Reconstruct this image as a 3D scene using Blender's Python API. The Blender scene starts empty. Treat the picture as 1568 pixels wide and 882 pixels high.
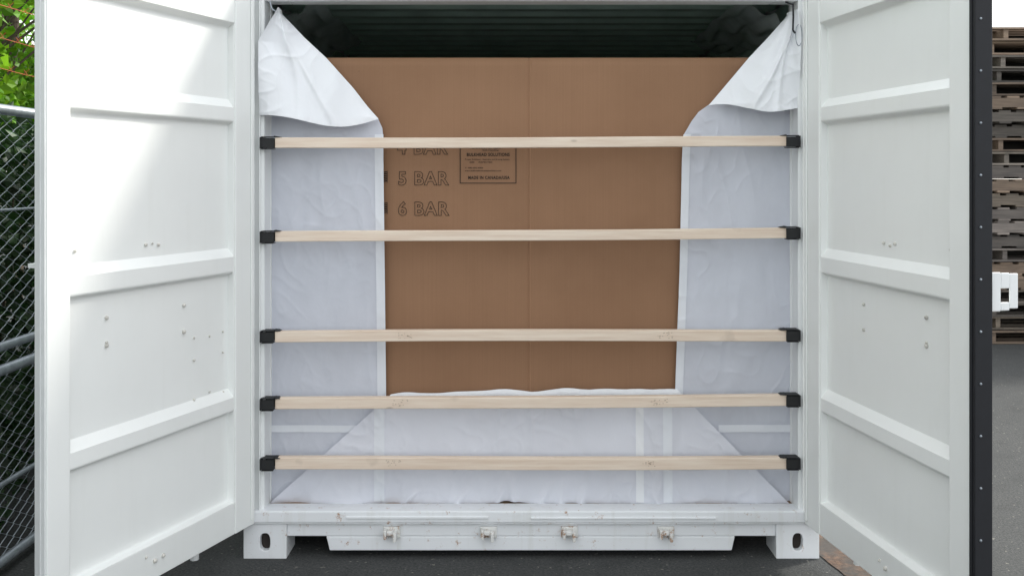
import bpy, math, random
from mathutils import Vector, noise, Matrix
random.seed(7)
scene = bpy.context.scene
COL = scene.collection

# ------------------------------------------------------------------ helpers
def empty(name, loc=(0,0,0)):
    o = bpy.data.objects.new(name, None); o.location = loc; o.empty_display_size = .2
    COL.objects.link(o); return o

def obj_from(name, verts, faces, mat, parent=None, smooth=False, bevel=0, recalc=False, cols=None, mats=None):
    me = bpy.data.meshes.new(name)
    me.from_pydata([tuple(v) for v in verts], [], faces)
    if mats:
        for m in mats: me.materials.append(m)
    elif mat: me.materials.append(mat)
    if recalc:
        import bmesh
        bm = bmesh.new(); bm.from_mesh(me)
        bmesh.ops.recalc_face_normals(bm, faces=bm.faces); bm.to_mesh(me); bm.free()
    if cols is not None:
        a = me.attributes.new("tint", 'FLOAT_COLOR', 'POINT')
        flat = []
        for c in cols: flat += [c[0], c[1], c[2], 1.0]
        a.data.foreach_set("color", flat)
    if smooth: me.polygons.foreach_set("use_smooth", [True]*len(me.polygons))
    me.update()
    o = bpy.data.objects.new(name, me); COL.objects.link(o)
    if parent: o.parent = parent
    if bevel:
        m = o.modifiers.new("bevel", 'BEVEL'); m.width = bevel; m.segments = 2
        m.limit_method = 'ANGLE'; m.angle_limit = math.radians(40)
    return o

class MB:
    def __init__(s): s.v=[]; s.f=[]; s.c=[]
    def hexa(s, pts, col=(1,1,1)):
        b=len(s.v); s.v+= [tuple(p) for p in pts]; s.c+=[col]*8
        for q in ((0,3,2,1),(4,5,6,7),(0,1,5,4),(1,2,6,5),(2,3,7,6),(3,0,4,7)): s.f.append(tuple(b+i for i in q))
    def box(s, x0,x1,y0,y1,z0,z1,T=None,col=(1,1,1)):
        p=[(x0,y0,z0),(x1,y0,z0),(x1,y1,z0),(x0,y1,z0),(x0,y0,z1),(x1,y0,z1),(x1,y1,z1),(x0,y1,z1)]
        if T: p=[T(*q) for q in p]
        s.hexa(p,col)
    def tube(s, a, b, r, n=12, col=(1,1,1), r2=None):
        a=Vector(a); b=Vector(b); d=(b-a).normalized()
        u=d.orthogonal().normalized(); w=d.cross(u); r2=r if r2 is None else r2
        k=len(s.v)
        for P,R in ((a,r),(b,r2)):
            for i in range(n):
                t=2*math.pi*i/n; s.v.append(tuple(P+u*math.cos(t)*R+w*math.sin(t)*R)); s.c.append(col)
        for i in range(n):
            j=(i+1)%n; s.f.append((k+i,k+j,k+n+j,k+n+i))
        s.f.append(tuple(k+i for i in reversed(range(n)))); s.f.append(tuple(k+n+i for i in range(n)))
    def path(s, pts, r, n=6, col=(1,1,1)):
        for a,b in zip(pts[:-1],pts[1:]): s.tube(a,b,r,n,col)
    def dome(s, c, r, n=8, T=None):
        k=len(s.v); rings=4
        for i in range(rings+1):
            ph=math.pi*i/rings
            for j in range(n):
                t=2*math.pi*j/n
                s.v.append((c[0]+r*math.sin(ph)*math.cos(t), c[1]+r*math.sin(ph)*math.sin(t), c[2]+r*math.cos(ph))); s.c.append((1,1,1))
        for i in range(rings):
            for j in range(n):
                q=(j+1)%n; s.f.append((k+i*n+j,k+(i+1)*n+j,k+(i+1)*n+q,k+i*n+q))
    def make(s,name,mat,parent=None,bevel=0,smooth=False,recalc=True):
        return obj_from(name,s.v,s.f,mat,parent,smooth,bevel,recalc,cols=s.c)

# ------------------------------------------------------------------ materials
class NT:
    def __init__(s,name):
        s.m=bpy.data.materials.new(name); s.m.use_nodes=True; s.t=s.m.node_tree; s.t.nodes.clear()
        s.out=s.t.nodes.new('ShaderNodeOutputMaterial')
    def n(s,typ,**kw):
        x=s.t.nodes.new(typ)
        for k,v in kw.items(): setattr(x,k,v)
        return x
    def l(s,a,b): s.t.links.new(a,b)
    def coords(s,scale=(1,1,1),kind='Object'):
        tc=s.n('ShaderNodeTexCoord'); mp=s.n('ShaderNodeMapping'); mp.inputs['Scale'].default_value=scale
        s.l(tc.outputs[kind],mp.inputs['Vector']); return mp.outputs['Vector']
    def noise(s,scale,detail=4,rough=.55,vec=None):
        x=s.n('ShaderNodeTexNoise'); x.inputs['Scale'].default_value=scale; x.inputs['Detail'].default_value=detail; x.inputs['Roughness'].default_value=rough
        if vec is not None: s.l(vec,x.inputs['Vector'])
        return x.outputs['Fac']
    def ramp(s,fac,stops):
        r=s.n('ShaderNodeValToRGB'); e=r.color_ramp.elements
        while len(e)<len(stops): e.new(.5)
        for el,(p,c) in zip(e,stops):
            el.position=p; el.color=(c[0],c[1],c[2],1) if not isinstance(c,(int,float)) else (c,c,c,1)
        s.l(fac,r.inputs['Fac']); return r.outputs['Color']
    def mix(s,fac,a,b,mode='MIX'):
        x=s.n('ShaderNodeMix',data_type='RGBA',blend_type=mode)
        for sock,val in ((x.inputs[0],fac),(x.inputs[6],a),(x.inputs[7],b)):
            if isinstance(val,(int,float)): sock.default_value=val
            elif isinstance(val,tuple): sock.default_value=(*val,1)
            else: s.l(val,sock)
        return x.outputs[2]
    def bump(s,h,strength=.3,dist=.01):
        b=s.n('ShaderNodeBump'); b.inputs['Strength'].default_value=strength; b.inputs['Distance'].default_value=dist
        s.l(h,b.inputs['Height']); return b.outputs['Normal']
    def princ(s,color,rough=.5,normal=None,metal=0,spec=.5):
        p=s.n('ShaderNodeBsdfPrincipled')
        if isinstance(color,tuple): p.inputs['Base Color'].default_value=(*color,1)
        else: s.l(color,p.inputs['Base Color'])
        if isinstance(rough,(int,float)): p.inputs['Roughness'].default_value=rough
        else: s.l(rough,p.inputs['Roughness'])
        p.inputs['Metallic'].default_value=metal
        p.inputs['Specular IOR Level'].default_value=spec
        if normal is not None: s.l(normal,p.inputs['Normal'])
        return p
    def fin(s,sh):
        s.l(sh.outputs[0],s.out.inputs['Surface']); return s.m

def white_paint(name,base=(.80,.82,.80),rust=.66,streak=.35,rs=24):
    t=NT(name); v=t.coords()
    vs=t.coords((9,9,.7))
    big=t.noise(1.6,5,.6,v); st=t.noise(2.2,5,.6,vs)
    c=t.mix(t.ramp(big,[(.35,0.0),(.75,1.0)]),base,tuple(x*.95 for x in base))
    c=t.mix(t.ramp(st,[(.55,0.0),(.85,streak)]),c,(.62,.62,.58))
    r1=t.noise(rs,7,.75,v)
    c=t.mix(t.ramp(r1,[(rust-.05,0.0),(rust,.25),(rust+.035,.85)]),c,(.38,.20,.10))
    b=t.bump(t.noise(220,2,.5,v),.06,.002)
    b2=t.n('ShaderNodeBump'); b2.inputs['Strength'].default_value=.12; b2.inputs['Distance'].default_value=.02
    t.l(t.noise(2.5,3,.5,v),b2.inputs['Height']); t.l(b,b2.inputs['Normal'])
    return t.fin(t.princ(c,.38,b2.outputs['Normal']))
M_DOOR=white_paint("white_door_paint",(.87,.89,.875),.84,.12)
M_FRAME=white_paint("white_frame_paint",(.84,.86,.86),.72)
M_SILL=white_paint("white_sill_paint",(.82,.84,.86),.635,.6)

def simple(name,col,rough=.5,metal=0,ns=30,amt=.25,bump=.1):
    t=NT(name); v=t.coords(); n=t.noise(ns,5,.6,v)
    c=t.mix(t.ramp(n,[(.3,0.0),(.7,1.0)]),col,tuple(x*(1-amt) for x in col))
    return t.fin(t.princ(c,rough,t.bump(n,bump,.003),metal))
M_BLACK=simple("black_rubber",(.007,.008,.012),.65)
M_BRACKET=simple("black_steel_bracket",(.008,.009,.010),.6)
M_INT=simple("interior_green_grey_paint",(.56,.72,.64),.3,0,5,.25)
M_GALV=simple("galvanised_steel",(.36,.40,.44),.42,.5,25,.3)
M_WIRE=simple("galvanised_wire",(.42,.47,.52),.45,.15,25,.2)
M_RUST=simple("rusty_orange_wire",(.50,.12,.03),.7)
M_BOLT=simple("rust_stained_bolt",(.78,.76,.70),.5,0,120,.5)
M_INK=simple("printing_ink",(.02,.014,.011),.8)
M_BARK=simple("bark",(.10,.075,.05),.9,0,20,.5,.6)
M_HOLE=simple("casting_cavity",(.03,.022,.018),.8)

def wood(name,a,b,ns=1.0,attr=False):
    t=NT(name); v=t.coords((1.2,22,22)); n=t.noise(3*ns,6,.6,v)
    v2=t.coords((1,1,1)); k=t.noise(6,3,.5,v2)
    c=t.mix(t.ramp(n,[(.35,0.0),(.72,1.0)]),a,b)
    c=t.mix(t.ramp(k,[(.66,0.0),(.76,.5)]),c,tuple(x*.6 for x in b))
    kn=t.n('ShaderNodeTexVoronoi'); kn.inputs['Scale'].default_value=3.2; t.l(t.coords((1,1,2.5)),kn.inputs['Vector'])
    c=t.mix(t.ramp(kn.outputs['Distance'],[(.035,.75),(.075,0.0)]),c,tuple(x*.45 for x in b))
    if attr:
        at=t.n('ShaderNodeAttribute',attribute_name="tint"); c=t.mix(1.0,c,at.outputs['Color'],'MULTIPLY')
    return t.fin(t.princ(c,.65,t.bump(n,.25,.002)))
M_WOOD=wood("pine_timber",(.82,.70,.58),(.69,.54,.42))
M_PALLET=wood("weathered_pallet_wood",(.125,.108,.09),(.06,.052,.045),1,True)
M_PLY=wood("plywood_floor",(.30,.18,.10),(.20,.12,.07))

def cardboard():
    t=NT("brown_cardboard"); v=t.coords()
    vf=t.coords((110,1,.6)); fl=t.noise(2.5,2,.5,vf)
    big=t.noise(2.2,4,.6,v); fine=t.noise(260,3,.6,v)
    c=t.mix(t.ramp(big,[(.3,0.0),(.75,1.0)]),(.320,.182,.106),(.268,.149,.085))
    c=t.mix(t.ramp(fl,[(.35,0.0),(.7,.22)]),c,(.24,.131,.074))
    c=t.mix(t.ramp(fine,[(.6,0.0),(.75,.35)]),c,(.20,.112,.065))
    spots=t.noise(20,2,.4,v)
    c=t.mix(t.ramp(spots,[(.80,0.0),(.83,.7)]),c,(.16,.09,.05))
    return t.fin(t.princ(c,.75,t.bump(fl,.12,.002),0,.25))
M_CARD=cardboard()

def film(name,col=(.80,.82,.90),t0=.02,t1=.2,fold=.45):
    t=NT(name); v=t.coords(); vs=t.coords((3,3,1.1))
    def rid(scale,dist,vec):
        w=t.n('ShaderNodeTexNoise'); w.noise_type='RIDGED_MULTIFRACTAL'; w.normalize=True
        w.inputs['Scale'].default_value=scale; w.inputs['Detail'].default_value=5; w.inputs['Distortion'].default_value=dist
        t.l(vec,w.inputs['Vector']); return w.outputs['Fac']
    N1=t.bump(rid(1.6,1.0,vs),fold,.035)
    vo=t.n('ShaderNodeTexVoronoi'); vo.feature='F1'; vo.inputs['Scale'].default_value=11
    ds=t.n('ShaderNodeMix',data_type='RGBA',blend_type='ADD'); ds.inputs[0].default_value=.25
    tn=t.n('ShaderNodeTexNoise'); tn.inputs['Scale'].default_value=5; t.l(v,tn.inputs['Vector'])
    t.l(v,ds.inputs[6]); t.l(tn.outputs['Color'],ds.inputs[7]); t.l(ds.outputs[2],vo.inputs['Vector'])
    bv=t.n('ShaderNodeBump'); bv.inputs['Strength'].default_value=fold*.30; bv.inputs['Distance'].default_value=.012
    t.l(vo.outputs['Distance'],bv.inputs['Height']); t.l(N1,bv.inputs['Normal'])
    b2=t.n('ShaderNodeBump'); b2.inputs['Strength'].default_value=fold*.9; b2.inputs['Distance'].default_value=.005
    t.l(rid(6,1.6,v),b2.inputs['Height']); t.l(bv.outputs['Normal'],b2.inputs['Normal'])
    b3=t.n('ShaderNodeBump'); b3.inputs['Strength'].default_value=.25; b3.inputs['Distance'].default_value=.002
    t.l(t.noise(70,3,.6,v),b3.inputs['Height']); t.l(b2.outputs['Normal'],b3.inputs['Normal'])
    N=b3.outputs['Normal']
    p=t.princ(col,.46,N,0,.4)
    tr=t.n('ShaderNodeBsdfTranslucent'); tr.inputs['Color'].default_value=(*col,1); t.l(N,tr.inputs['Normal'])
    tp=t.n('ShaderNodeBsdfTransparent')
    m1=t.n('ShaderNodeMixShader'); m1.inputs[0].default_value=.10; t.l(p.outputs[0],m1.inputs[1]); t.l(tr.outputs[0],m1.inputs[2])
    m2=t.n('ShaderNodeMixShader'); t.l(m1.outputs[0],m2.inputs[1]); t.l(tp.outputs[0],m2.inputs[2])
    f=t.ramp(t.noise(2.6,5,.65,t.coords((1,1,.6))),[(.35,t0),(.70,t1)]); t.l(f,m2.inputs[0])
    return t.fin(m2)
M_FILM=film("white_liner_film",(.69,.72,.80),.01,.12,.45)
M_BOTTOM=film("white_liner_bottom_film",(.77,.79,.86),.0,.06,.48)
M_FILM2=film("white_liner_film_doubled",(.82,.85,.90),0,.02,.4)
M_FLAP=film("white_liner_flap_film",(.88,.90,.93),0,.02,.5)

def asphalt():
    t=NT("asphalt"); v=t.coords()
    n=t.noise(90,6,.75,v); b=t.noise(.9,5,.6,v); s=t.noise(35,3,.6,v); m=t.noise(7,5,.6,v)
    c=t.mix(t.ramp(n,[(.35,0.0),(.72,1.0)]),(.030,.032,.033),(.125,.127,.125))
    c=t.mix(t.ramp(b,[(.3,0.0),(.7,.5)]),c,(.045,.048,.048))
    c=t.mix(t.ramp(m,[(.5,0.0),(.8,.5)]),c,(.03,.031,.032))
    c=t.mix(t.ramp(s,[(.66,0.0),(.70,.8)]),c,(.24,.23,.20))
    return t.fin(t.princ(c,.9,t.bump(n,.7,.008),0,.2))
M_ASPH=asphalt()
def dirt():
    t=NT("brown_dirt"); v=t.coords(); n=t.noise(40,6,.7,v); k=t.noise(9,4,.6,v)
    c=t.ramp(n,[(.3,(.05,.035,.028)),(.7,(.17,.11,.078))])
    c=t.mix(t.ramp(k,[(.4,0.0),(.6,.8)]),c,(.06,.06,.058))
    return t.fin(t.princ(c,.9,t.bump(n,.6,.006),0,.2))
M_DIRT=dirt()

def leaf(name,a,b,tr=.35):
    t=NT(name)
    at=t.n('ShaderNodeAttribute',attribute_name="tint")
    c=t.mix(1.0,t.mix(t.noise(3,3,.5,t.coords()),a,b),at.outputs['Color'],'MULTIPLY')
    p=t.princ(c,.5)
    x=t.n('ShaderNodeBsdfTranslucent'); t.l(c,x.inputs['Color'])
    m=t.n('ShaderNodeMixShader'); m.inputs[0].default_value=tr; t.l(p.outputs[0],m.inputs[1]); t.l(x.outputs[0],m.inputs[2])
    return t.fin(m)
M_LEAF=leaf("sunlit_leaves",(.14,.36,.02),(.25,.45,.025),.5)
M_HEDGE=leaf("hedge_leaves",(.022,.062,.018),(.035,.085,.024),.3)

# ------------------------------------------------------------------ ground
def sheet(name,x0,x1,y0,y1,z,mat):
    return obj_from(name,[(x0,y0,z),(x1,y0,z),(x1,y1,z),(x0,y1,z)],[(0,1,2,3)],mat)
sheet("asphalt_ground",-300,300,-300,300,0,M_ASPH)
V=[(1.42,.12,.004)]
for i in range(60):
    a=2*math.pi*i/60; r=1+.22*noise.noise(Vector((math.cos(a)*1.7,math.sin(a)*1.7,3)))+.12*noise.noise(Vector((math.cos(a)*6,math.sin(a)*6,1)))
    V.append((1.42+.12*r*math.cos(a)-.03*math.sin(a),.12+.46*r*math.sin(a),.004))
obj_from("dirt_patch",V,[(0,1+i,1+(i+1)%60) for i in range(60)],M_DIRT)

# ------------------------------------------------------------------ container
C=empty("shipping_container")
XL,XR=-1.139,1.303
def casting(name,x0,x1,z0,z1,y0,y1):
    cx=(x0+x1)/2; cz=(z0+z1)/2-.003; n=24; a=.022; b=.037
    V=[];F=[]
    hx=(x1-x0)/2
    outer=[]
    for i in range(n):
        t=2*math.pi*i/n+math.pi/n
        dx,dz=math.cos(t),math.sin(t)
        k=min(hx/abs(dx) if abs(dx)>1e-6 else 9,((z1-z0)/2)/abs(dz) if abs(dz)>1e-6 else 9)
        outer.append((cx+dx*k,(z0+z1)/2+dz*k))
    for qx,qz in ((x0,z0),(x1,z0),(x1,z1),(x0,z1)):
        j=min(range(n),key=lambda i:(outer[i][0]-qx)**2+(outer[i][1]-qz)**2); outer[j]=(qx,qz)
    inner=[]
    for i in range(n):
        t=2*math.pi*i/n+math.pi/n
        inner.append((cx+a*math.copysign(abs(math.cos(t))**.75,math.cos(t)),cz+b*math.copysign(abs(math.sin(t))**.75,math.sin(t))))
    for (x,z) in outer: V.append((x,y0,z))
    for (x,z) in inner: V.append((x,y0,z))
    for (x,z) in inner: V.append((x,y0+.03,z))
    for (x,z) in outer: V.append((x,y1,z))
    for i in range(n):
        j=(i+1)%n
        F.append((i,j,n+j,n+i)); F.append((n+i,n+j,2*n+j,2*n+i)); F.append((i,3*n+i,3*n+j,j))
    F.append(tuple(3*n+i for i in range(n)))
    o=obj_from(name,V,F,M_SILL,C,recalc=True,bevel=.003)
    m=MB(); m.box(cx-.05,cx+.05,y0+.0305,y0+.035,cz-.05,cz+.05); m.make(name+"_cavity",M_HOLE,C)
for i,(a,b) in enumerate(((XL,XL+.183),(XR-.183,XR))):
    casting("bottom_casting_%d"%i,a,b,.0,.147,-.014,.15)
    casting("rear_bottom_casting_%d"%i,a,b,.0,.147,5.85,6.0)
    m=MB(); m.box(a,b,-.014,.15,2.475,2.595); m.box(a,b,5.85,6.0,2.475,2.595); m.make("top_casting_%d"%i,M_FRAME,C,.005)
m=MB()
for a,b in ((XL,-1.053),(1.217,XR)):
    m.box(a,b,0,.10,.147,2.475)
m.box(-1.062,-1.050,.10,.135,.20,2.40); m.box(1.214,1.226,.10,.135,.20,2.40)
m.box(-1.075,-1.068,-.012,-.0005,.16,2.45); m.box(1.232,1.239,-.012,-.0005,.16,2.45)
m.box(XL,XL+.10,5.88,5.98,.147,2.475); m.box(XR-.10,XR,5.88,5.98,.147,2.475)
m.make("corner_posts",M_FRAME,C,.003)
m=MB(); m.box(XL+.183,XR-.183,-.004,.10,2.365,2.585); m.box(XL+.086,XL+.183,.0,.10,2.365,2.474); m.box(XR-.183,XR-.086,.0,.10,2.365,2.474)
m.make("header_beam",M_FRAME,C,.004)
S=MB()
S.box(-1.100,1.262,-.030,.075,.158,.206)
S.box(-.956,1.120,-.004,.075,.092,.157)
S.hexa([(-.775,-.004,.031),(.934,-.004,.031),(.934,.075,.031),(-.775,.075,.031),(-.790,-.004,.0915),(.948,-.004,.0915),(.948,.075,.0915),(-.790,.075,.0915)])
S.box(-1.12,1.285,-.022,.06,.1475,.1575)
S.make("door_sill",M_SILL,C,.004)
S=MB()
S.box(-.70,-.10,-.036,-.0305,.176,.186); S.box(.08,.86,-.036,-.0305,.174,.182)
S.make("sill_weld_strips",M_SILL,C,.002)
K=MB()
for x in (-.511,-.100,.244,.653):
    K.box(x-.036,x+.036,-.014,-.0045,.088,.136)
    K.box(x-.030,x-.018,-.050,-.0145,.092,.130)
    K.box(x+.010,x+.024,-.056,-.0145,.084,.122)
    K.box(x-.0175,x+.0095,-.044,-.0145,.108,.126)
K.make("lock_rod_keepers",white_paint("chipped_white_paint",(.76,.76,.74),.55,.5,40),C,.003)
m=MB()
m.box(XL,XL+.06,.151,5.849,.03,.17); m.box(XR-.06,XR,.151,5.849,.03,.17)
m.box(XL,XL+.05,.151,5.849,2.50,2.56); m.box(XR-.05,XR,.151,5.849,2.50,2.56)
for k in range(12): m.box(XL+.061,XR-.061,.35+k*.45,.40+k*.45,.04,.16)
m.make("rails_and_crossmembers",M_FRAME,C)
m=MB(); m.box(XL+.062,XR-.062,.0755,5.9,.170,.200); m.make("plywood_floor",M_PLY,C)
def corr(fn,n0,n1,pitch,name,mat):
    prof=[]; y=n0
    while y<n1:
        for f,d in ((0,0),(.32,0),(.5,1),(.82,1)):
            prof.append((y+f*pitch,d))
        y+=pitch
    V=[];F=[]
    for (y,d) in prof:
        a,b=fn(min(y,n1),d); V+=[a,b]
    for i in range(len(prof)-1): F.append((2*i,2*i+1,2*i+3,2*i+2))
    return obj_from(name,V,F,mat,C)
corr(lambda y,d:((-1.112-.024*d,y,.17),(-1.112-.024*d,y,2.50)),.101,5.88,.28,"side_wall_a",M_FRAME)
corr(lambda y,d:((1.276+.024*d,y,.17),(1.276+.024*d,y,2.50)),.101,5.88,.28,"side_wall_b",M_FRAME)
corr(lambda y,d:((-1.10,y,2.42+.03*d),(1.265,y,2.42+.03*d)),.101,5.88,.215,"corrugated_roof",M_INT)
m=MB(); m.box(-1.12,1.285,.102,5.88,2.52,2.54); m.box(-1.09,1.255,5.90,5.93,.17,2.5); m.make("roof_skin_and_end_wall",M_INT,C)
corr(lambda y,d:((-1.104-.005*d,y,.21),(-1.104-.005*d,y,2.415)),.14,5.86,.28,"inner_wall_lining_a",M_INT)
corr(lambda y,d:((1.268+.005*d,y,.21),(1.268+.005*d,y,2.415)),.14,5.86,.28,"inner_wall_lining_b",M_INT)

# ---- doors
def door(tag,org,end,sign,bolts,in0,in1):
    D=empty("door_"+tag); D.parent=C
    o=Vector((org[0],org[1],0)); e=Vector((end[0],end[1],0)); L=(e-o).length; d=(e-o)/L
    nrm=Vector((-d.y,d.x,0));
    if nrm.x*sign<0: nrm=-nrm
    T=lambda u,v,z: o+d*u+nrm*v+Vector((0,0,z))
    u0=.022; U0=in0*L; U1=in1*L; zb,zt=.155,2.46
    f=MB()
    f.box(u0,U0,0,.05,zb,zt,T); f.box(U1,L,0,.05,zb,zt,T)
    f.box(U0,U1,.003,.049,zb,.285,T); f.box(U0,U1,.003,.049,2.245,zt,T)
    f.box(u0+.008,u0+.03,-.008,-.0005,zb+.02,zt-.02,T)
    f.make("door_frame",M_DOOR,D,.005)
    prof=[(.285,.003),(.292,.034)]
    for a,b in ((.655,.715),(1.222,1.29),(1.838,1.90)):
        prof+=[(a-.008,.034),(a+.004,.006),(b,.006),(b+.035,.034)]
    prof+=[(2.225,.034),(2.245,.003)]
    V=[];F=[];N=16
    for (z,v) in prof:
        for k in range(N+1):
            u=U0-.002+(U1-U0+.004)*k/N
            V.append(T(u,v+.0022*noise.noise(Vector((u*5,z*4,sign*3))),z))
    for i in range(len(prof)-1):
        for k in range(N):
            a=i*(N+1)+k; F.append((a,a+1,a+N+2,a+N+1))
    p=obj_from("pressed_panel",V,F,M_DOOR,D,bevel=.006)
    q=MB(); q.box(U0+.001,U1-.001,.042,.046,.29,2.24,T); q.make("outer_skin",M_DOOR,D)
    q=MB()
    for ua,ub in ((U0,U0+.006),(U1-.006,U1)):
        q.box(ua,ub,.0045,.036,.286,2.244,T)
    q.make("panel_returns",M_DOOR,D,.002)
    bm_=MB()
    for (t,z,r) in bolts:
        P=T(t*L,.031 if z>.29 else 0,z); bm_.dome(P,r)
    bm_.make("bolts",M_BOLT,D,smooth=True)
    r=MB()
    for uu in (.28,.82):
        r.tube(T(uu*L,.075,.10),T(uu*L,.075,2.48),.017)
        for z in (.25,.9,1.6,2.3): r.box(uu*L-.035,uu*L+.035,.0505,.095,z-.03,z+.03,T)
    r.make("locking_rods",M_FRAME,D,.002)
    h=MB()
    for z in (.35,.95,1.6,2.25):
        h.box(.03,.16,.0505,.062,z-.04,z+.04,T)
    h.make("hinges",M_FRAME,D,.002)
    return D,T,L
bl=[(.570,1.370,.007),(.511,1.366,.007),(.54,1.372,.004),(.869,1.371,.006),(.743,1.131,.008),(.743,1.035,.008),(.743,1.045,.006),(.384,1.124,.008),(.384,1.023,.009),
    (.332,.903,.006),(.332,.99,.005),(.247,.982,.005),(.172,.988,.005),(.172,.903,.005),(.172,.743,.006),(.332,.75,.006),(.247,.76,.005),(.56,.222,.009),(.52,.225,.008),(.60,.25,.005)]
DL,TL,LL=door("leaf",( -1.08,-.01),(-1.471,-1.066),-1,bl,.134,.916)
br=[(.508,1.377,.007),(.545,1.37,.006),(.573,1.379,.007),(.860,1.382,.008),(.387,1.135,.007),(.387,1.039,.007),(.740,1.145,.008),(.740,1.049,.008),(.74,1.06,.005),(.565,.222,.009),(.53,.235,.006)]
DR,TR,LR=door("leaf_with_gasket",(1.233,-.01),(1.407,-1.183),1,br,.128,.890)
g=MB(); g.box(LR+.0005,LR+.014,-.006,.052,.145,2.47,TR); g.box(LR-.012,LR+.0,-.010,-.0005,.15,2.47,TR); g.make("rubber_gasket",M_BLACK,DR,.003)
g=MB()
for k in range(15): g.dome(TR(LR+.0145,.012,.20+k*.158),.0045)
g.make("gasket_rivets",M_GALV,DR,smooth=True)
g=MB(); g.box(LL+.0005,LL+.006,.004,.046,.16,2.455,TL); g.box(LL+.0065,LL+.010,.018,.024,.16,2.455,TL); g.make("edge_strip",simple("pale_edge_paint",(.82,.84,.84),.4,0,8,.08),DL,.002)
h=MB(); z0,z1=1.205,1.325; v0,v1=.062,.150
h.box(LR-.01,LR-.004,v0,v0+.03,z0,z1,TR); h.box(LR-.01,LR-.004,v1-.028,v1,z0+.008,z1-.004,TR)
h.box(LR-.01,LR-.004,v0+.0305,v1-.0285,z1-.05,z1-.002,TR); h.box(LR-.01,LR-.004,v0+.0305,v1-.0285,z0+.002,z0+.028,TR)
h.box(LR-.20,LR-.0105,v0+.002,v0+.012,z0+.02,z1-.02,TR)
h.box(LR-.03,LR-.012,.0505,v0,z0+.03,z1-.03,TR)
h.make("handle_catch",M_FRAME,DR,.003)
h=MB(); h.box(LL-.10,LL-.004,.051,.085,1.325,1.34,TL); h.make("handle_lever",M_FRAME,DL,.002)

# ------------------------------------------------------------------ timber bars
def bar(zl,zr,h=.044,stamps=()):
    E=empty("timber_bar")
    n=40; x0,x1=-1.004,1.164; V=[];F=[]
    ph=random.random()*9
    fz=lambda s: zl+(zr-zl)*s+.0022*math.sin(s*5+ph)
    fy=lambda s: .003*math.sin(s*4+ph*2)
    for i in range(n+1):
        s=i/n; x=x0+(x1-x0)*s; z=fz(s); y=fy(s)
        V+=[(x,-.020+y,z-h/2),(x,.019+y,z-h/2),(x,.019+y,z+h/2),(x,-.020+y,z+h/2)]
    for i in range(n):
        a=4*i
        for k in range(4): F.append((a+k,a+(k+1)%4,a+4+(k+1)%4,a+4+k))
    F.append((3,2,1,0)); F.append((4*n,4*n+1,4*n+2,4*n+3))
    obj_from("bar",V,F,M_WOOD,E,recalc=True,bevel=.003)
    b=MB()
    for sx,xa,zc in ((1,-1.066,zl),(-1,1.2195,zr)):
        def R(x0,x1,y0,y1,z0,z1):
            xs=sorted((xa+sx*x0,xa+sx*x1)); b.box(xs[0],xs[1],y0,y1,z0,z1)
        R(0,.006,-.03,.024,zc-.024,zc+.024)
        R(.006,.060,-.0275,-.0235,zc-.022,zc+.020)
        R(.006,.058,.0205,.0245,zc-.022,zc+.020)
        R(.006,.075,-.0275,.0245,zc+.0235,zc+.0265)
        R(.006,.055,-.0275,.0245,zc-.0275,zc-.0245)
        xs=[xa+sx*.058,xa+sx*.085]; xs2=sorted(xs)
        b.hexa([(xs2[0],-.0235,zc+.0235),(xs2[1],-.0235,zc+.0235),(xs2[1],.015,zc+.0235),(xs2[0],.015,zc+.0235),
                (xs2[0],-.0235,zc+.030 if sx>0 else zc+.025),(xs2[1],-.0235,zc+.025 if sx>0 else zc+.030),(xs2[1],.015,zc+.025 if sx>0 else zc+.030),(xs2[0],.015,zc+.030 if sx>0 else zc+.025)])
    b.make("end_brackets",M_BRACKET,E,.0015)
    if stamps:
        q=MB()
        for sxx in stamps:
            s=(sxx-x0)/(x1-x0); y=-.0235+fy(s); z=fz(s)
            for k in range(16):
                xx=sxx-.035+random.random()*.07; zz=z+random.uniform(-.012,.014); ww=random.uniform(.002,.007)
                q.box(xx,xx+ww,y+.0001*k,y+.0008+.0001*k,zz,zz+.0018)
        q.make("grade_stamps",M_STAMP,E)
    return E
M_STAMP=simple("faded_stamp_ink",(.42,.32,.24),.8)
bars=[bar(1.761,1.7665),bar(1.362,1.379),bar(.941,.946,.046,(-.45,.65)),bar(.655,.671,.047,(-.47,.62)),bar(.402,.405,.050,(-.5,.58))]

# ------------------------------------------------------------------ cardboard bulkhead
B=empty("cardboard_bulkhead")
def card_y(x,z):
    c=.075
    y=.142
    y-= .010*math.sin(max(0,min(1,(z-.2)/1.95))*math.pi)*(1-((x-c)/1.16)**2)
    y+= .006*math.exp(-abs(x-c)/.006)+.0016*noise.noise(Vector((x*3,z*2,4)))
    return y
V=[];F=[]; xs=sorted(set([-1.085+i*(2.33/80) for i in range(81)]+[.066,.070,.073,.075,.077,.080,.084])); zs=[.201+i*(1.939/50) for i in range(51)]
for z in zs:
    for x in xs: V.append((x,card_y(x,z),z))
nx=len(xs)
for i in range(len(zs)-1):
    for j in range(nx-1): F.append((i*nx+j,i*nx+j+1,(i+1)*nx+j+1,(i+1)*nx+j))
o=obj_from("sheet",V,F,M_CARD,B,smooth=True)
sm=o.modifiers.new("thickness",'SOLIDIFY'); sm.thickness=.007; sm.offset=-1
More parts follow.
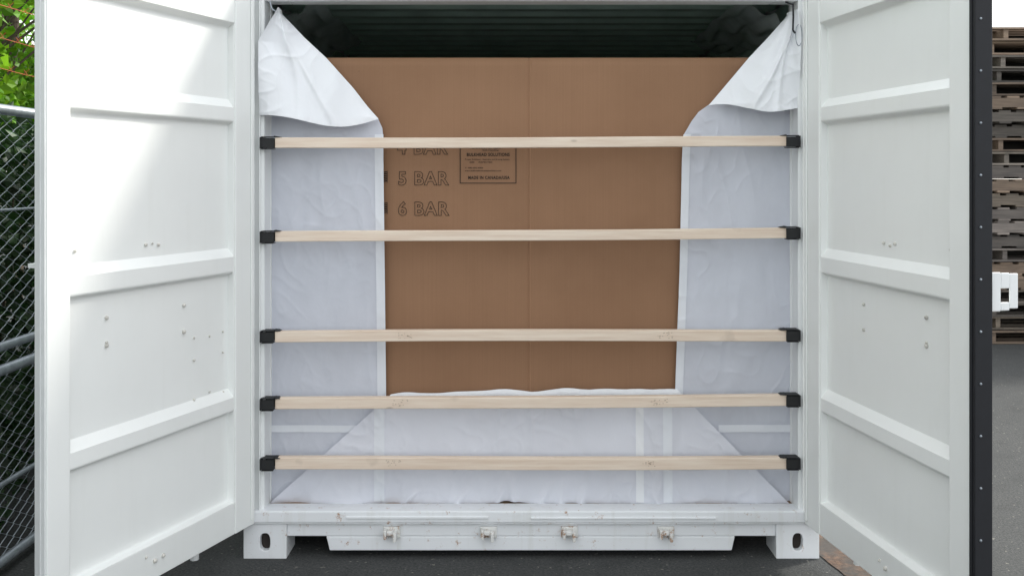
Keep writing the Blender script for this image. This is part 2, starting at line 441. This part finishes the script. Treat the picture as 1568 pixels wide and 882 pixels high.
def text(s,x0,z0,h,w,outline=False,bold=0,space=1.0):
    cu=bpy.data.curves.new("print_"+s[:5].strip().lower().replace(" ","_"),'FONT'); cu.body=s; cu.size=1
    cu.resolution_u=3; cu.space_character=space
    if bold: cu.offset=bold
    ob=bpy.data.objects.new("print",cu); COL.objects.link(ob); cu.materials.append(M_INK)
    bpy.context.view_layer.update()
    dx=ob.dimensions.x
    sx=w/dx; sy=h/.70
    if outline: cu.fill_mode='NONE'; cu.bevel_depth=.014; cu.bevel_resolution=0
    ob.scale=(sx,sy,.02)
    ob.rotation_euler=(math.pi/2,0,0)
    ob.location=(x0,min(card_y(x0,z0),card_y(x0+w,z0),card_y(x0+w,z0+h))-.002,z0); ob.parent=B
    return ob
text("4 BAR",-.502,1.718,.056,.221,True,.028,1.14)
text("5 BAR",-.500,1.583,.056,.221,True,.028,1.14)
text("6 BAR",-.500,1.450,.056,.223,True,.028,1.14)
text("BULKHEAD SOLUTIONS",-.199,1.708,.0135,.188,False,.022,1.1)
text("MADE IN CANADA/USA",-.193,1.607,.0135,.182,False,.022,1.1)
text("Proper Bulkhead - Restraint and Bracing System",-.207,1.6905,.006,.195,False,.01)
text("SIZE     INSPECTED",-.187,1.678,.006,.10,False,.01)
text("T: 000.000.0000",-.207,1.653,.006,.08,False,.01)
text("www.bulkheadandcontainerliners.com",-.207,1.641,.006,.16,False,.01)
text("CONTAINER",-.180,1.742,.022,.13,False,.04)
text("Bulk Handling",-.13,1.731,.006,.07,False,.01)
fr=MB(); yb=card_y(-.1,1.66)-.003
for (a,b,c,d) in ((-.229,.019,1.588,1.591),(-.229,.019,1.775,1.778),(-.229,-.226,1.591,1.775),(.016,.019,1.591,1.775)):
    fr.box(a,b,yb,yb+.0012,c,d)
for zc in (1.615,1.478):
    for k in range(6): fr.hexa([(-.575,yb,zc-.022+k*.008),(-.549,yb,zc-.018+k*.008),(-.549,yb+.001,zc-.018+k*.008),(-.575,yb+.001,zc-.022+k*.008),(-.575,yb,zc-.018+k*.008),(-.549,yb,zc-.014+k*.008),(-.549,yb+.001,zc-.014+k*.008),(-.575,yb+.001,zc-.018+k*.008)])
    fr.box(-.5485,-.5465,yb,yb+.001,zc-.024,zc+.028)
fr.make("printed_frame",M_INK,B)

# ------------------------------------------------------------------ liner
LN=empty("container_liner")
def ridge(p): return (1-abs(noise.noise(p))*2)
def wr(x,z,seed,a=.006):
    p=Vector((x*3.0,z*1.6,seed)); q=Vector((x*8+seed,z*5,seed*2))
    warp=noise.noise(Vector((x*2,z*2,seed+9)))*.6
    r=max(0,ridge(Vector((x*6+z*1+warp,z*1.8-x,seed+5))))**3
    r2=max(0,ridge(Vector((x*11-z*6+warp*2,z*9+x*3,seed+15))))**4
    r3=max(0,ridge(Vector((x*9+z*9,z*5-x*7+warp*2,seed+25))))**4
    m=max(0,noise.noise(p*1.5)+.3); m3=max(0,noise.noise(p*1.2+Vector((5,5,5)))+.1)
    return a*(noise.noise(p)*1.3+.3*noise.noise(q)+.9*r*m+.45*r2*m+.5*r3*m3)
def grid(name,fn,nu,nv,mat,seed,amp=.006):
    V=[];F=[]
    for j in range(nv+1):
        for i in range(nu+1):
            x,y,z=fn(i/nu,j/nv); y-=wr(x,z,seed,amp); V.append((x,y,z))
    for j in range(nv):
        for i in range(nu): a=j*(nu+1)+i; F.append((a,a+1,a+nu+2,a+nu+1))
    return obj_from(name,V,F,mat,LN,smooth=True)
def interp(tab,z):
    if z<=tab[0][0]: return tab[0][1]
    for (a,va),(b,vb) in zip(tab[:-1],tab[1:]):
        if z<=b: return va+(vb-va)*(z-a)/(b-a)
    return tab[-1][1]
EL=[(.2,-.548),(.7,-.552),(1.2,-.556),(1.70,-.563),(1.80,-.563),(1.83,-.566),(1.87,-.585),(1.92,-.63),(2.0,-.692),(2.13,-.808),(2.22,-.905),(2.32,-1.0)]
ER=[(.2,.708),(.7,.714),(1.2,.733),(1.70,.744),(1.80,.750),(1.86,.785),(1.90,.815),(1.935,.865),(2.0,.920),(2.13,1.030),(2.22,1.115),(2.31,1.195)]
def pl(s,t):
    z=.202+t*2.11; e=interp(EL,z); x0=-1.09 if z<2.15 else -1.09+(z-2.15)*.5; x=x0+(e-x0)*s
    return x, .118-.006*math.sin(t*3), z
def pr(s,t):
    z=.202+t*2.10; e=interp(ER,z); x0=1.255 if z<2.15 else 1.255-(z-2.15)*.3; x=e+(x0-e)*s
    return x,.118-.006*math.sin(t*3),z
AL,AR=.0075,.0085
grid("side_panel_a",pl,110,360,M_FILM,1.3,AL)
grid("side_panel_b",pr,110,360,M_FILM,7.7,AR)
def hemL(s,t):
    z=.202+t*1.60; e=interp(EL,z); return e-.036+.038*s,.1145-.006*math.sin((z-.202)/2.11*3),z
def hemR(s,t):
    z=.202+t*1.60; e=interp(ER,z); return e-.002+.034*s,.1145-.006*math.sin((z-.202)/2.1*3),z
grid("hem_a",hemL,6,240,M_FILM2,1.3,AL); grid("hem_b",hemR,6,240,M_FILM2,7.7,AR)
grid("tape_a",lambda s,t:(-1.085+.42*s,.110,.505+.03*t),80,3,M_FILM2,1.3,AL)
grid("tape_b",lambda s,t:(.90+.345*s,.110,.505+.032*t),60,3,M_FILM2,7.7,AR)
grid("fold_line_a",lambda s,t:(-1.085+.50*s,.1125,1.150+.004*t),80,2,M_FILM2,1.3,AL)
def bf(s,t):
    xa=-1.055+(-.530+1.055)*t; xb=1.205+(.722-1.205)*t
    x=xa+(xb-xa)*s
    zt=.668+.022*s+.010*math.sin(s*math.pi)+.008*noise.noise(Vector((s*9,0,3)))*2
    zbm=.200+.012*math.exp(-((s-.46)/.03)**2)+.004*math.exp(-((s-.57)/.05)**2)
    z=zbm+(zt-zbm)*t
    bulge=.022*math.sin(math.pi*t)**.7+.036*(1-t)**4*(.5+1.2*noise.noise(Vector((s*10,0,9))))
    y=.098-bulge*.6
    for c,wd,ln in ((.44,.04,.25),(.47,-.06,.3),(.56,.05,.22),(.60,.09,.18),(.36,.08,.15),(.75,-.06,.15),(.52,.12,.2),(.26,.07,.14)):
        dd=(s-c-wd*t); y-=.016*math.exp(-(dd/.008)**2)*max(0,1-t/ln)
    return x,y,z
grid("bottom_flap",bf,360,80,M_BOTTOM,3.9,.010)
grid("bottom_flap_hem",lambda s,t:((lambda p:(p[0],p[1]-.006-.004*math.sin(t*3.14),p[2]+.004))(bf(.003+s*.994,.93+t*.07))),240,4,M_FLAP,3.9,.009)
for x0,w in ((-.598,.045),(.537,.034),(.655,.04)):
    def sb(s,t,x0=x0,w=w):
        x=x0+w*s; z=.210+t*.445; tt=max(0,min(1,(z-.203)/.472))
        xa=-1.055+(-.530+1.055)*tt; xb=1.205+(.722-1.205)*tt
        p=bf((x-xa)/(xb-xa),tt)
        return x,p[1]-.003,z
    grid("seam_band",sb,6,80,M_FLAP if w<.036 else M_FILM2,3.9,.010)
def fl(s,t):
    xb=-1.068+(.498)*s
    zb=1.878-.030*math.sin(s*math.pi*.9)+.012*math.sin(s*7)-.01*s
    z=zb+(2.335-zb)*t
    e=interp(EL,max(z,1.842))+.006
    x0=-1.070 if z<2.19 else -1.070+(z-2.19)*.55
    x=x0+(e-x0)*s
    y=-.012*(1-s)+.075*s - .034*(1-t)**2*math.sin(math.pi*min(1,s*1.05)) - .026*math.sin(s*9+t*3)*(1-s)*.6
    y-=.014*math.exp(-((s-.35-.25*t)/.05)**2)*(1-t*.5)+.010*math.exp(-((s-.62+.1*t)/.035)**2)*(1-t)
    return x,y,z
grid("corner_flap_a",fl,130,120,M_FLAP,11.2,.016)
def fr_(s,t):
    zb=1.918+.014*math.sin(s*6.5+.6)-.018*s
    z=zb+(2.325-zb)*t
    e=interp(ER,max(z,1.93))-.006
    x1=1.222 if z<2.2 else 1.222-(z-2.2)*.12
    x=e+(x1-e)*s
    y=-.012*s+.08*(1-s)-.030*(1-t)**2*math.sin(math.pi*s)+.020*math.sin(s*8+t*4)*s
    y-=.016*math.exp(-((s-.45-.3*t)/.05)**2)+.012*math.exp(-((s-.75+.1*t)/.04)**2)
    return x,y,z
grid("corner_flap_b",fr_,120,120,M_FLAP,5.1,.017)
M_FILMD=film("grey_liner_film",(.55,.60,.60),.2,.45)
def bk(xa,xb,seed):
    def f(s,t):
        x=xa+(xb-xa)*s
        return x,.16+1.3*t+.02*math.sin(s*11),2.41-.16*(1-s)*(1-t*.4)-.02*t+.02*noise.noise(Vector((s*4,t*5,seed)))*2
    return f
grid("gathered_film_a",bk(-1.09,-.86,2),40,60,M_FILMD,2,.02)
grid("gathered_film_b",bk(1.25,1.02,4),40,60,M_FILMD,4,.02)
HK=empty("liner_hook")
m=MB(); m.path([(1.190,-.02,2.345),(1.188,-.03,2.29),(1.186,-.03,2.235),(1.196,-.032,2.222)],.004,8); m.path([(1.19,-.02,2.345),(1.17,.02,2.363)],.004,8)
m.make("strap",M_BLACK,HK)
m=MB(); pts=[(1.212+.014*math.cos(a),-.028,2.215+.045*math.sin(a)) for a in [i*math.pi/9 for i in range(19)]]
m.path(pts,.0018,6); m.make("wire_ring",M_GALV,HK)
m=MB(); m.path([(-1.03,.0,2.363),(-1.02,-.01,2.33),(-1.0,.0,2.315)],.003,8); m.make("tie",M_GALV,HK)

# ------------------------------------------------------------------ chain link fence
FN=empty("chain_link_fence")
fx=-2.10; p=.055; y0f,y1f=-4.0,11.0
V=[];F=[]
nz=int(1.84/(p/2)); r=.0020
for k in range(int((y1f-y0f)/p)):
    ya=y0f+k*p; base=len(V)
    for j in range(nz+1):
        side=(j+k)%2
        y=ya+(p if side else 0)+ (0.001 if side else -.001); z=.05+j*p/2; x=fx+(.002 if side else -.002)
        V+= [(x-r,y,z),(x,y-r,z),(x+r,y,z),(x,y+r,z)]
    for j in range(nz):
        a=base+4*j
        for q in range(4): F.append((a+q,a+(q+1)%4,a+4+(q+1)%4,a+4+q))
obj_from("wire_mesh",V,F,M_WIRE,FN)
m=MB()
m.tube((fx+.03,y0f,1.89),(fx+.03,y1f,1.89),.022); m.tube((fx+.03,y0f,.93),(fx+.03,y1f,.93),.019); m.tube((fx+.06,y0f,.845),(fx+.06,y1f,.845),.022)
m.tube((fx+.006,y0f,1.48),(fx+.006,y1f,1.48),.006); m.tube((fx+.012,y0f,.36),(fx+.012,y1f,.36),.012); m.tube((fx+.03,y0f,.06),(fx+.03,y1f,.06),.02)
for y in (-2.4,.6,3.6,6.6,9.6):
    m.tube((fx-.03,y,0),(fx-.03,y,1.98),.03); m.tube((fx-.03,y,1.95),(fx+.10,y,2.36),.014)
m.make("pipes_and_posts",M_GALV,FN,smooth=True)
m=MB()
for i,(dx,z) in enumerate(((.03,2.06),(.06,2.18),(.09,2.30))):
    pts=[(fx+dx,y0f+j*.5,z+.012*math.sin(j*1.3+i)) for j in range(31)]
    m.path(pts,.0016,5)
    for j in range(120):
        y=y0f+j*.125
        m.tube((fx+dx-.012,y,z-.012),(fx+dx+.012,y+.01,z+.014),.0012,4); m.tube((fx+dx+.010,y,z-.012),(fx+dx-.012,y+.012,z+.012),.0012,4)
m.make("barbed_wire",M_RUST,FN)

# ------------------------------------------------------------------ foliage
def leaves(name,n,posfn,size,mat,parent,tmin=.5,tmax=1.3):
    V=[];F=[];Cc=[]
    for i in range(n):
        P,bright=posfn()
        d=Vector((random.gauss(0,1),random.gauss(0,1),random.gauss(0,.7)))
        if d.length<.01: continue
        d.normalize(); w=d.cross(Vector((random.gauss(0,1),random.gauss(0,1),random.gauss(0,1)))).normalized()
        nn=d.cross(w); L=size*random.uniform(.6,1.3); W=L*.32
        b=len(V)
        V+=[P-d*L*.5,P-d*L*.1+w*W+nn*L*.08,P+d*L*.5,P-d*L*.1-w*W+nn*L*.08]
        c=random.uniform(tmin,tmax)*bright; y=random.uniform(.8,1.15)
        Cc+=[(c*y,c,c*.9)]*4
        F+=[(b,b+1,b+2),(b,b+2,b+3)]
    return obj_from(name,V,F,mat,parent,cols=Cc)
H=empty("hedge")
def hp():
    y=random.uniform(-3.6,10); z=random.random()**.8*1.95; x=-2.35-random.random()**1.5*1.3-.25*noise.noise(Vector((y*1.3,z*1.8,2)))
    return Vector((x,y,z+.15*noise.noise(Vector((y*2,0,1))))),.55+.5*(noise.noise(Vector((y*3,z*3,x*3)))+.5)
leaves("hedge_leaves",50000,hp,.075,M_HEDGE,H)
st=MB()
for i in range(60):
    y=-3.5+i*.225; x=-2.7-random.random()*.6
    st.tube((x,y,0),(x+random.uniform(-.15,.15),y+random.uniform(-.2,.2),1.6),.012,6,r2=.005)
st.make("stems",M_BARK,H)
def tree(name,x,y,h,R,n,lo=.42,size=.095):
    E=empty(name)
    t=MB(); pts=[(x,y,0),(x+.05,y+.03,h*.25),(x-.03,y+.08,h*.5),(x+.05,y,h*.8)]
    rr=[.11,.09,.06,.02]
    for i in range(3): t.tube(pts[i],pts[i+1],rr[i],10,r2=rr[i+1])
    cl=[]
    for i in range(50):
        a=random.uniform(0,6.28); zz=random.uniform(lo,1.0)*h; rad=R*math.sqrt(max(.08,1-((zz/h-.66)/.42)**2))*random.uniform(.35,1)
        c=Vector((x+rad*math.cos(a),y+rad*math.sin(a),zz)); cl.append((c,random.uniform(.3,.58),random.uniform(.65,1.3)))
        k=min(zz*.8,h*.78); t.tube((x+.03,y+.04,k*.85),tuple(c),.014,6,r2=.003)
    t.make("trunk_and_limbs",M_BARK,E)
    def f():
        c,r,b=random.choice(cl)
        v=Vector((random.gauss(0,1),random.gauss(0,1),random.gauss(0,.75))).normalized()*r*random.random()**.45
        return c+v,b
    leaves("leaves",n,f,size,M_LEAF,E,.6,1.4)
tree("deciduous_tree",-3.9,1.0,4.4,1.5,22000)
tree("deciduous_tree",-4.4,3.8,4.8,1.8,30000,.34)
tree("deciduous_tree",-6.2,8.0,6.5,2.8,26000,.30,.15)
tree("deciduous_tree",-4.2,-2.4,4.8,1.5,12000)

# ------------------------------------------------------------------ pallets
def stack(x,y,n,seed):
    rnd=random.Random(seed); m=MB(); z=.004
    for i in range(n):
        dx,dy=rnd.uniform(-.07,.07),rnd.uniform(-.06,.06); rot=rnd.uniform(-.05,.05)
        ends=rnd.random()<.6
        g=rnd.uniform(.6,1.9); col=rnd.choice([(g,g,g*1.06),(g,g*1.0,g*1.0),(g,g*.94,g*.86),(g*1.1,g*.92,g*.78)])
        if ends: T=lambda a,b,c:(x+dx+a*math.cos(rot)-b*math.sin(rot),y+dy+a*math.sin(rot)+b*math.cos(rot),z+c)
        else: T=lambda a,b,c:(x+dx+b*math.cos(rot)*1.15-a*math.sin(rot),y+dy+b*math.sin(rot)+a*math.cos(rot)*.85,z+c)
        j=lambda:(lambda k:tuple(q*k for q in col))(rnd.uniform(.6,1.35))
        for k in range(5): m.box(-.6,.6,-.5+k*.225,-.40+k*.225,0,.018,T,j())
        for k in range(3): m.box(-.59+k*.57,-.545+k*.57,-.48,.48,.0185,.108,T,j())
        m.box(-.55,.55,-.02,.02,.0185,.108,T,(.25,.25,.25))  # added backing slat, tinted dark to put shade into the open gaps
        for k in range(7): m.box(-.6+rnd.uniform(0,.03),.6-rnd.uniform(0,.03),-.5+k*.15,-.40+k*.15,.1085,.127,T,j())
        z+=.1285+rnd.uniform(0,.008)
    o=m.make("pallet_stack",M_PALLET,None)
stack(4.70,5.75,23,1); stack(6.10,5.8,22,2); stack(4.85,7.0,24,3); stack(7.5,5.9,19,4); stack(6.2,7.1,22,5)

# ------------------------------------------------------------------ light
sd=Vector((1,.60,.85)).normalized()
el=math.asin(sd.z); az=math.atan2(sd.x,sd.y)
w=bpy.data.worlds.new("World"); scene.world=w; w.use_nodes=True
nt=w.node_tree; bg=nt.nodes['Background']
sky=nt.nodes.new('ShaderNodeTexSky'); sky.sky_type='NISHITA'; sky.sun_disc=False; sky.sun_elevation=el; sky.sun_rotation=az
sky.air_density=1.0; sky.dust_density=1.5; sky.ozone_density=1.0
hs=nt.nodes.new('ShaderNodeHueSaturation'); hs.inputs['Saturation'].default_value=.5
hz=nt.nodes.new('ShaderNodeMix'); hz.data_type='RGBA'; hz.blend_type='ADD'; hz.inputs[0].default_value=1; hz.inputs[7].default_value=(7.95,8.0,7.85,1)
nt.links.new(sky.outputs[0],hs.inputs['Color']); nt.links.new(hs.outputs[0],hz.inputs[6]); nt.links.new(hz.outputs[2],bg.inputs['Color'])
bg.inputs['Strength'].default_value=.15
sl=bpy.data.lights.new("sun",'SUN'); sl.energy=4.2; sl.angle=math.radians(8); sl.color=(1,.96,.88)
so=bpy.data.objects.new("sun",sl); COL.objects.link(so); so.rotation_euler=sd.to_track_quat('Z','Y').to_euler(); so.location=(10,6,9)
scene.view_settings.view_transform='Standard'; scene.view_settings.look='None'; scene.view_settings.exposure=0

# ------------------------------------------------------------------ camera
cd=bpy.data.cameras.new("camera"); cam=bpy.data.objects.new("camera",cd); COL.objects.link(cam)
cam.location=(0,-4.161,1.617); cam.rotation_euler=(math.pi/2,0,0)
cd.lens=34.39; cd.sensor_width=36; cd.shift_y=-.1084; cd.clip_end=1000; cd.clip_start=.05
scene.camera=cam
